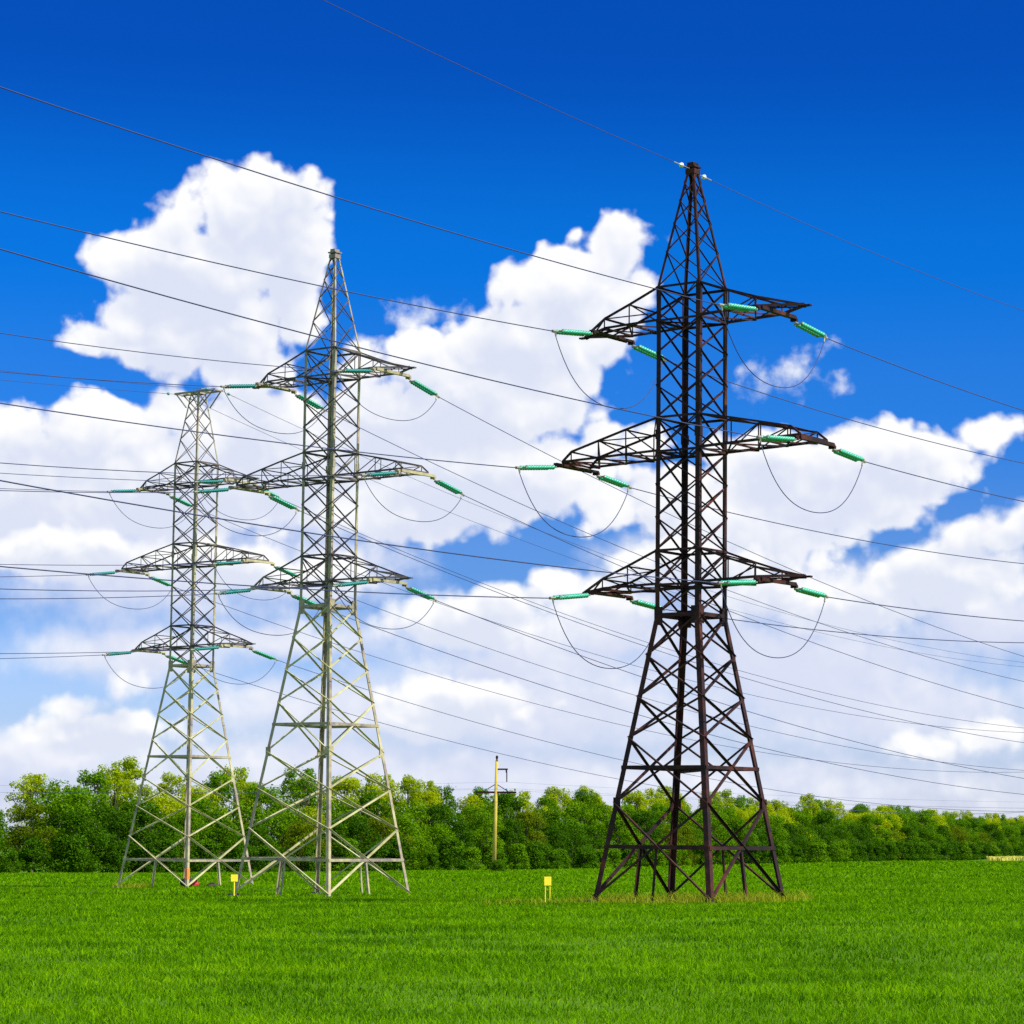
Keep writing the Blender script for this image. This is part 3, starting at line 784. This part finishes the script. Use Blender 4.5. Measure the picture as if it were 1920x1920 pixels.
PROTO = {}
def tree_data(kind, var, leaf):
    key = (kind, var, leaf)
    if key not in PROTO:
        p = proto_tree(kind, 100 + var * 7 + len(kind))
        v, f = leaf_cloud(p['lobes'], p['n'], p['size'], p['seed'], up=0.5)
        c = big_mesh('crown', v, f, M[leaf]); me = c.data; bpy.data.objects.remove(c)
        t = trunk_mb(p['trh'], p['tr0'], p['limbs'], random.Random(p['seed']), (random.Random(var).uniform(-.4, .4), 0)).build('trunk', M['bark'], smooth=True)
        tm = t.data; bpy.data.objects.remove(t)
        PROTO[key] = (me, tm)
    return PROTO[key]

def add_tree(kind, var, leaf, x, y, s, rz, name):
    crown, trunk = tree_data(kind, var, leaf)
    root = empty(name, (x, y, gz(x, y)), rz); root.scale = (s[0], s[0], s[1])
    for nm, me in (('crown', crown), ('trunk', trunk)):
        o = bpy.data.objects.new(nm, me); COL.objects.link(o); o.parent = root
    return root

# landmarks the labels can point at, by bearing
def bearing(x, y): return x / y
MARKS = [(-0.191, 'the left edge of the photo'), (-0.118, 'the flat-topped pylon'), (-0.068, 'the pale spired pylon'), (-0.0065, 'the ochre concrete pole'), (0.067, 'the dark pylon'), (0.191, 'the right edge of the photo')]
ORD = ['first', 'second', 'third', 'fourth', 'fifth', 'sixth', 'seventh', 'eighth', 'ninth', 'tenth', 'eleventh', 'twelfth', 'thirteenth', 'fourteenth', 'fifteenth', 'sixteenth', 'seventeenth', 'eighteenth', 'nineteenth', 'twentieth', 'twenty-first', 'twenty-second', 'twenty-third', 'twenty-fourth', 'twenty-fifth', 'twenty-sixth', 'twenty-seventh', 'twenty-eighth', 'twenty-ninth', 'thirtieth']
trees = []
def along(sv):
    seg = np.concatenate([[0], np.cumsum(np.hypot(np.diff(EX), np.diff(EY)))])
    return float(np.interp(sv, seg, EX)), float(np.interp(sv, seg, EY))
def edge_dir(sv):
    a = along(sv - 1); b = along(sv + 1); d = Vector((b[0] - a[0], b[1] - a[1])).normalized(); return d
tr = random.Random(21)
seg_end = float(np.sum(np.hypot(np.diff(EX), np.diff(EY)))) - 60
def plant_row(row, s0, s1, step, back, jit, kinds, leafs, hs, adj):
    sv = s0
    while sv < s1:
        x, y = along(sv); d = edge_dir(sv); nx, ny = -d.y, d.x           # towards the inside of the wood (left-far)
        off = back + tr.uniform(-jit, jit)
        px, py = x + nx * off, y + ny * off
        k = tr.choice(kinds); lf = tr.choice(leafs); h = tr.uniform(*hs) * float(np.interp(px / py, [-0.19, -0.172, -0.165, -0.06, -0.035, 0.2], [0.80, 0.84, 1.0, 0.99, 0.93, 0.93]))
        w = h * tr.uniform(0.92, 1.18)
        rz = tr.uniform(0, 6.28); var = tr.randrange(5 if k != 'bush' else 4)
        u = bearing(px, py)
        if -0.206 < u < 0.202 and not (row == 'third' and u < -0.176):
            trees.append(dict(row=row, kind=k, leaf=lf, var=var, x=px, y=py, s=(w, h), rz=rz, adj=adj, u=u))
        sv += step * tr.uniform(0.75, 1.25) * (1 + max(0, y - 300) / 700)
plant_row('front', 20, 900, 5.4, 3.0, 1.2, ['broad', 'broad', 'broad', 'round'], ['leaf_dark', 'leaf_dark', 'leaf_dark', 'leaf_mid', 'leaf_mid', 'leaf_brown'], (0.70, 0.98), 'front')
plant_row('second', 20, 900, 5.2, 7.5, 1.5, ['round', 'round', 'broad'], ['leaf_mid', 'leaf_mid', 'leaf_mid', 'leaf_dark', 'leaf_pale'], (0.92, 1.10), 'middle')
plant_row('third', 16, 900, 3.9, 12.5, 2.0, ['tall', 'tall', 'tall', 'round'], ['leaf_pale', 'leaf_pale', 'leaf_pale', 'leaf_mid'], (0.90, 1.07), 'back')
plant_row('bush', 20, 700, 4.6, -0.4, 0.8, ['bush'], ['leaf_dark', 'leaf_dark', 'leaf_mid'], (0.75, 1.15), 'bush')

def label_trees():
    names = {'front': 'broadleaf_tree', 'second': 'broadleaf_tree', 'third': 'tall_tree', 'bush': 'shrub'}
    desc = {'leaf_dark': 'dark green', 'leaf_mid': 'fresh green', 'leaf_pale': 'yellow-green', 'leaf_brown': 'brownish green'}
    rowt = {'front': 'tree in the front row', 'second': 'tree in the middle row', 'third': 'tree in the back row', 'bush': 'shrub at the wood edge'}
    for row in rowt:
        ts = sorted([t for t in trees if t['row'] == row], key=lambda t: t['u'])
        bins = {}
        for t in ts:
            j = min(range(len(MARKS)), key=lambda j: abs(MARKS[j][0] - t['u']))
            side = 'right' if t['u'] >= MARKS[j][0] else 'left'
            if j == 0: side = 'right'
            if j == len(MARKS) - 1: side = 'left'
            bins.setdefault((j, side), []).append(t)
        for (j, side), lst in bins.items():
            lst.sort(key=lambda t: abs(t['u'] - MARKS[j][0]) if not (j in (0, len(MARKS) - 1)) else (t['u'] if j == 0 else -t['u']))
            for i, t in enumerate(lst):
                t['label'] = f"{desc[t['leaf']]} {rowt[row]}, {ORD[min(i, 29)]} {side} of {MARKS[j][1]}"
                if j in (0, len(MARKS) - 1): t['label'] = f"{desc[t['leaf']]} {rowt[row]}, {ORD[min(i, 29)]} from {MARKS[j][1]}"
    for t in trees:
        o = add_tree(t['kind'], t['var'], t['leaf'], t['x'], t['y'], t['s'], t['rz'], names[t['row']])
        tag(o, t['label'], 'shrub' if t['row'] == 'bush' else 'tree', 'shrubs along the edge of the wood' if t['row'] == 'bush' else 'trees of the wood beyond the field')
label_trees()

# ------------------------------------------------------------------ concrete power pole
def build_pole():
    x, y = -1.15, 224.0
    root = empty('utility_pole', (x, y, gz(x, y)), R(-18)); tag(root, 'ochre concrete utility pole with thin crossarms, standing alone before the wood', 'utility pole')
    m = MB(); m.tube([(0, 0, -0.5), (0.07, 0, 4.5), (0.15, 0, 9.15)], [0.19, 0.155, 0.115], 10); m.build('post', M['pole'], root, smooth=True)
    m = MB(); m.box((0.10, 0, 6.55), (3.5, 0.14, 0.16)); m.build('crossarm', M['rust'], root)
    for s in (-1, 1):
        b = MB(); b.tube([(0.10, 0, 7.25), (0.10 + s * 1.15, 0, 6.58)], 0.035, 5); b.build('brace', M['rust'], root)
    for xx in (-1.55, -0.75, 1.0, 1.75):
        i = MB(); i.tube([(xx, 0, 6.58), (xx, 0, 6.70), (xx, 0, 6.72), (xx, 0, 6.80), (xx, 0, 6.88)], [0.02, 0.02, 0.09, 0.10, 0.05], 8); i.build('pin_insulator', M['glass_teal_and_shaded'], root)
    m = MB(); m.box((0.62, 0, 8.45), (0.95, 0.12, 0.13)); m.box((0.95, 0, 8.30), (0.05, 0.05, 0.25)); m.build('upper_bracket', M['rust'], root)
    m = MB(); m.tube([(1.0, 0, 8.42), (1.02, 0, 8.2), (1.03, 0, 7.4)], [0.03, 0.05, 0.045], 7); m.build('hanging_insulator', M['rust'], root)
    m = MB(); m.tube([(0.15, 0, 9.10), (0.15, 0, 9.30), (0.15, 0, 9.34), (0.15, 0, 9.50), (0.15, 0, 9.58)], [0.13, 0.05, 0.11, 0.11, 0.05], 8); m.build('top_insulator', M['rust'], root)
    n = 0
    ca, sa = math.cos(R(-18)), math.sin(R(-18))
    for xx, z, w in ((-1.55, 6.85, 'left end of the crossarm'), (1.75, 6.85, 'right end of the crossarm'), (1.03, 7.4, 'upper bracket')):
        for brg, side in ((R(-97), 'left'), (R(64), 'right')):
            p = Vector((x + ca * xx, y + sa * xx, gz(x, y) + z))
            o = cable('thin_line', p, brg, -0.035, 0.00035, 120, 0.006, f'faint thin line from the {w} of the ochre pole, running {side}', 'cable', 'faint lines on the concrete pole', 24)
    bx, by = x + 0.3, y - 1.4
    o = add_tree('bush', 1, 'leaf_dark', bx, by, (0.40, 0.30), 1.0, 'shrub'); tag(o, 'small round dark bush at the foot of the ochre concrete pole', 'shrub')
build_pole()

# ------------------------------------------------------------------ small things in the field
def marker_sign(x, y, posts, pw, ph, hgt, label):
    root = empty('marker_sign', (x, y, gz(x, y)), R(8)); tag(root, label, 'sign', 'yellow marker signs in the field')
    m = MB(); z = hgt - ph / 2
    a, b, t = pw / 2, ph / 2, 0.012
    m.box((0, 0, z), (pw, t, ph)); m.build('sign_plate', M['yellow'], root)
    for px in ([-pw * 0.33, pw * 0.33] if posts == 2 else [0.0]):
        q = MB(); q.tube([(px, 0.025, -0.3), (px, 0.025, hgt - 0.04)], 0.018 if posts == 2 else 0.028, 8); q.build('post', M['yellow'], root)
marker_sign(1.24, 84.2, 2, 0.22, 0.27, 0.86, 'small yellow marker sign on two thin legs, left of the dark pylon')
marker_sign(-10.55, 105.2, 1, 0.27, 0.27, 0.92, 'small yellow marker sign on a single post, between the two pale pylons')

def bundle(x, y, s, mat, flap, label, name):
    root = empty(name, (x, y, gz(x, y)), R(20)); tag(root, label, 'bag')
    bm = bmesh.new(); bmesh.ops.create_icosphere(bm, subdivisions=3, radius=1.0)
    for v in bm.verts:
        c = v.co; k = 1 + 0.12 * math.sin(c.x * 5 + 1) * math.cos(c.y * 4) + 0.07 * math.sin(c.z * 9 + c.x * 3)
        v.co = Vector((c.x * s[0] * k, c.y * s[1] * k, max(-0.05, (c.z * 0.5 + 0.45) * s[2] * k)))
    me = bpy.data.meshes.new('sack'); bm.to_mesh(me); bm.free(); me.materials.append(mat)
    for p in me.polygons: p.use_smooth = True
    o = bpy.data.objects.new('sack', me); COL.objects.link(o); o.parent = root
    m = MB(); m.tube([(-s[0] * .5, -s[1] * .3, s[2] * .75), (-s[0] * .2, -s[1] * .35, s[2] * 1.15), (s[0] * .2, -s[1] * .35, s[2] * 1.15), (s[0] * .45, -s[1] * .3, s[2] * .78)], 0.03, 6)
    m.build('strap', flap, root, smooth=True)
bundle(-15.83, 134.6, (0.34, 0.26, 0.55), M['black_cloth'], M['black_cloth'], 'black bundle on the grass at the foot of the flat-topped pylon', 'work_bag')
bundle(-15.42, 134.4, (0.20, 0.18, 0.38), M['red_cloth'], M['black_cloth'], 'small red bundle beside the black one under the flat-topped pylon', 'work_bag')
bundle(-14.55, 134.2, (0.28, 0.18, 0.20), M['brown_cloth'], M['brown_cloth'], 'low dark brown bundle in the grass right of the red one', 'work_bag')

# dry grass left standing where no plough reaches: under the pylons
def dry_patch(name, cx, cy, rx, ry, rot, n, h, w, label, mat, ring=0.0):
    a = rng.uniform(0, 2 * np.pi, n); r = np.sqrt(rng.uniform(ring, 1, n))
    lx, ly = rx * r * np.cos(a), ry * r * np.sin(a)
    keep = rng.uniform(0, 1, n) < 0.55 + 0.45 * np.sin(lx * 1.3 + 1) * np.sin(ly * 1.7)
    lx, ly = lx[keep], ly[keep]; n = len(lx)
    px = cx + lx * math.cos(rot) - ly * math.sin(rot); py = cy + lx * math.sin(rot) + ly * math.cos(rot)
    v, f = blade_mesh(px, py, h * rng.uniform(0.4, 1.2, n), w * rng.uniform(0.6, 1.2, n), rng.uniform(0.0, 0.5, n), rng.uniform(0.2, 1.0, n))
    return tag(big_mesh(name, v, f, M[mat]), label, 'grass', kind='stuff')
A = PYL['R']['A']
dry_patch('dry_grass', 5.6, 83.2, 3.9, 3.4, -A, 4000, 0.42, 0.022, 'yellowish dry grass growing under the dark pylon', 'dry')
dry_patch('dry_weeds', 1.6, 82.6, 2.6, 0.7, 0.0, 700, 0.30, 0.022, 'thin dry weeds around the two-legged yellow sign', 'dry')
dry_patch('dry_tuft', -18.6, 134.5, 0.9, 0.7, 0.0, 260, 0.45, 0.03, 'dry tuft at the left foot of the flat-topped pylon', 'dry')

# a strip of yellow blossom beyond the far corner of the field
def blossom_strip():
    n = 2600; px = rng.uniform(88, 104, n); py = edge_y(px) - rng.uniform(16, 30, n)
    v, f = blade_mesh(px, py, 0.75 * rng.uniform(0.7, 1.2, n), np.full(n, 0.22), rng.uniform(0, 0.3, n), rng.uniform(0.1, 0.6, n))
    tag(big_mesh('blossom_strip', v, f, M['blossom']), 'thin strip of pale yellow blossom far away at the right', 'flowers', kind='stuff')
M['blossom'] = leaf_material('yellow_blossom', (0.45, 0.42, 0.05), (0.75, 0.68, 0.20), 0.2)
blossom_strip()
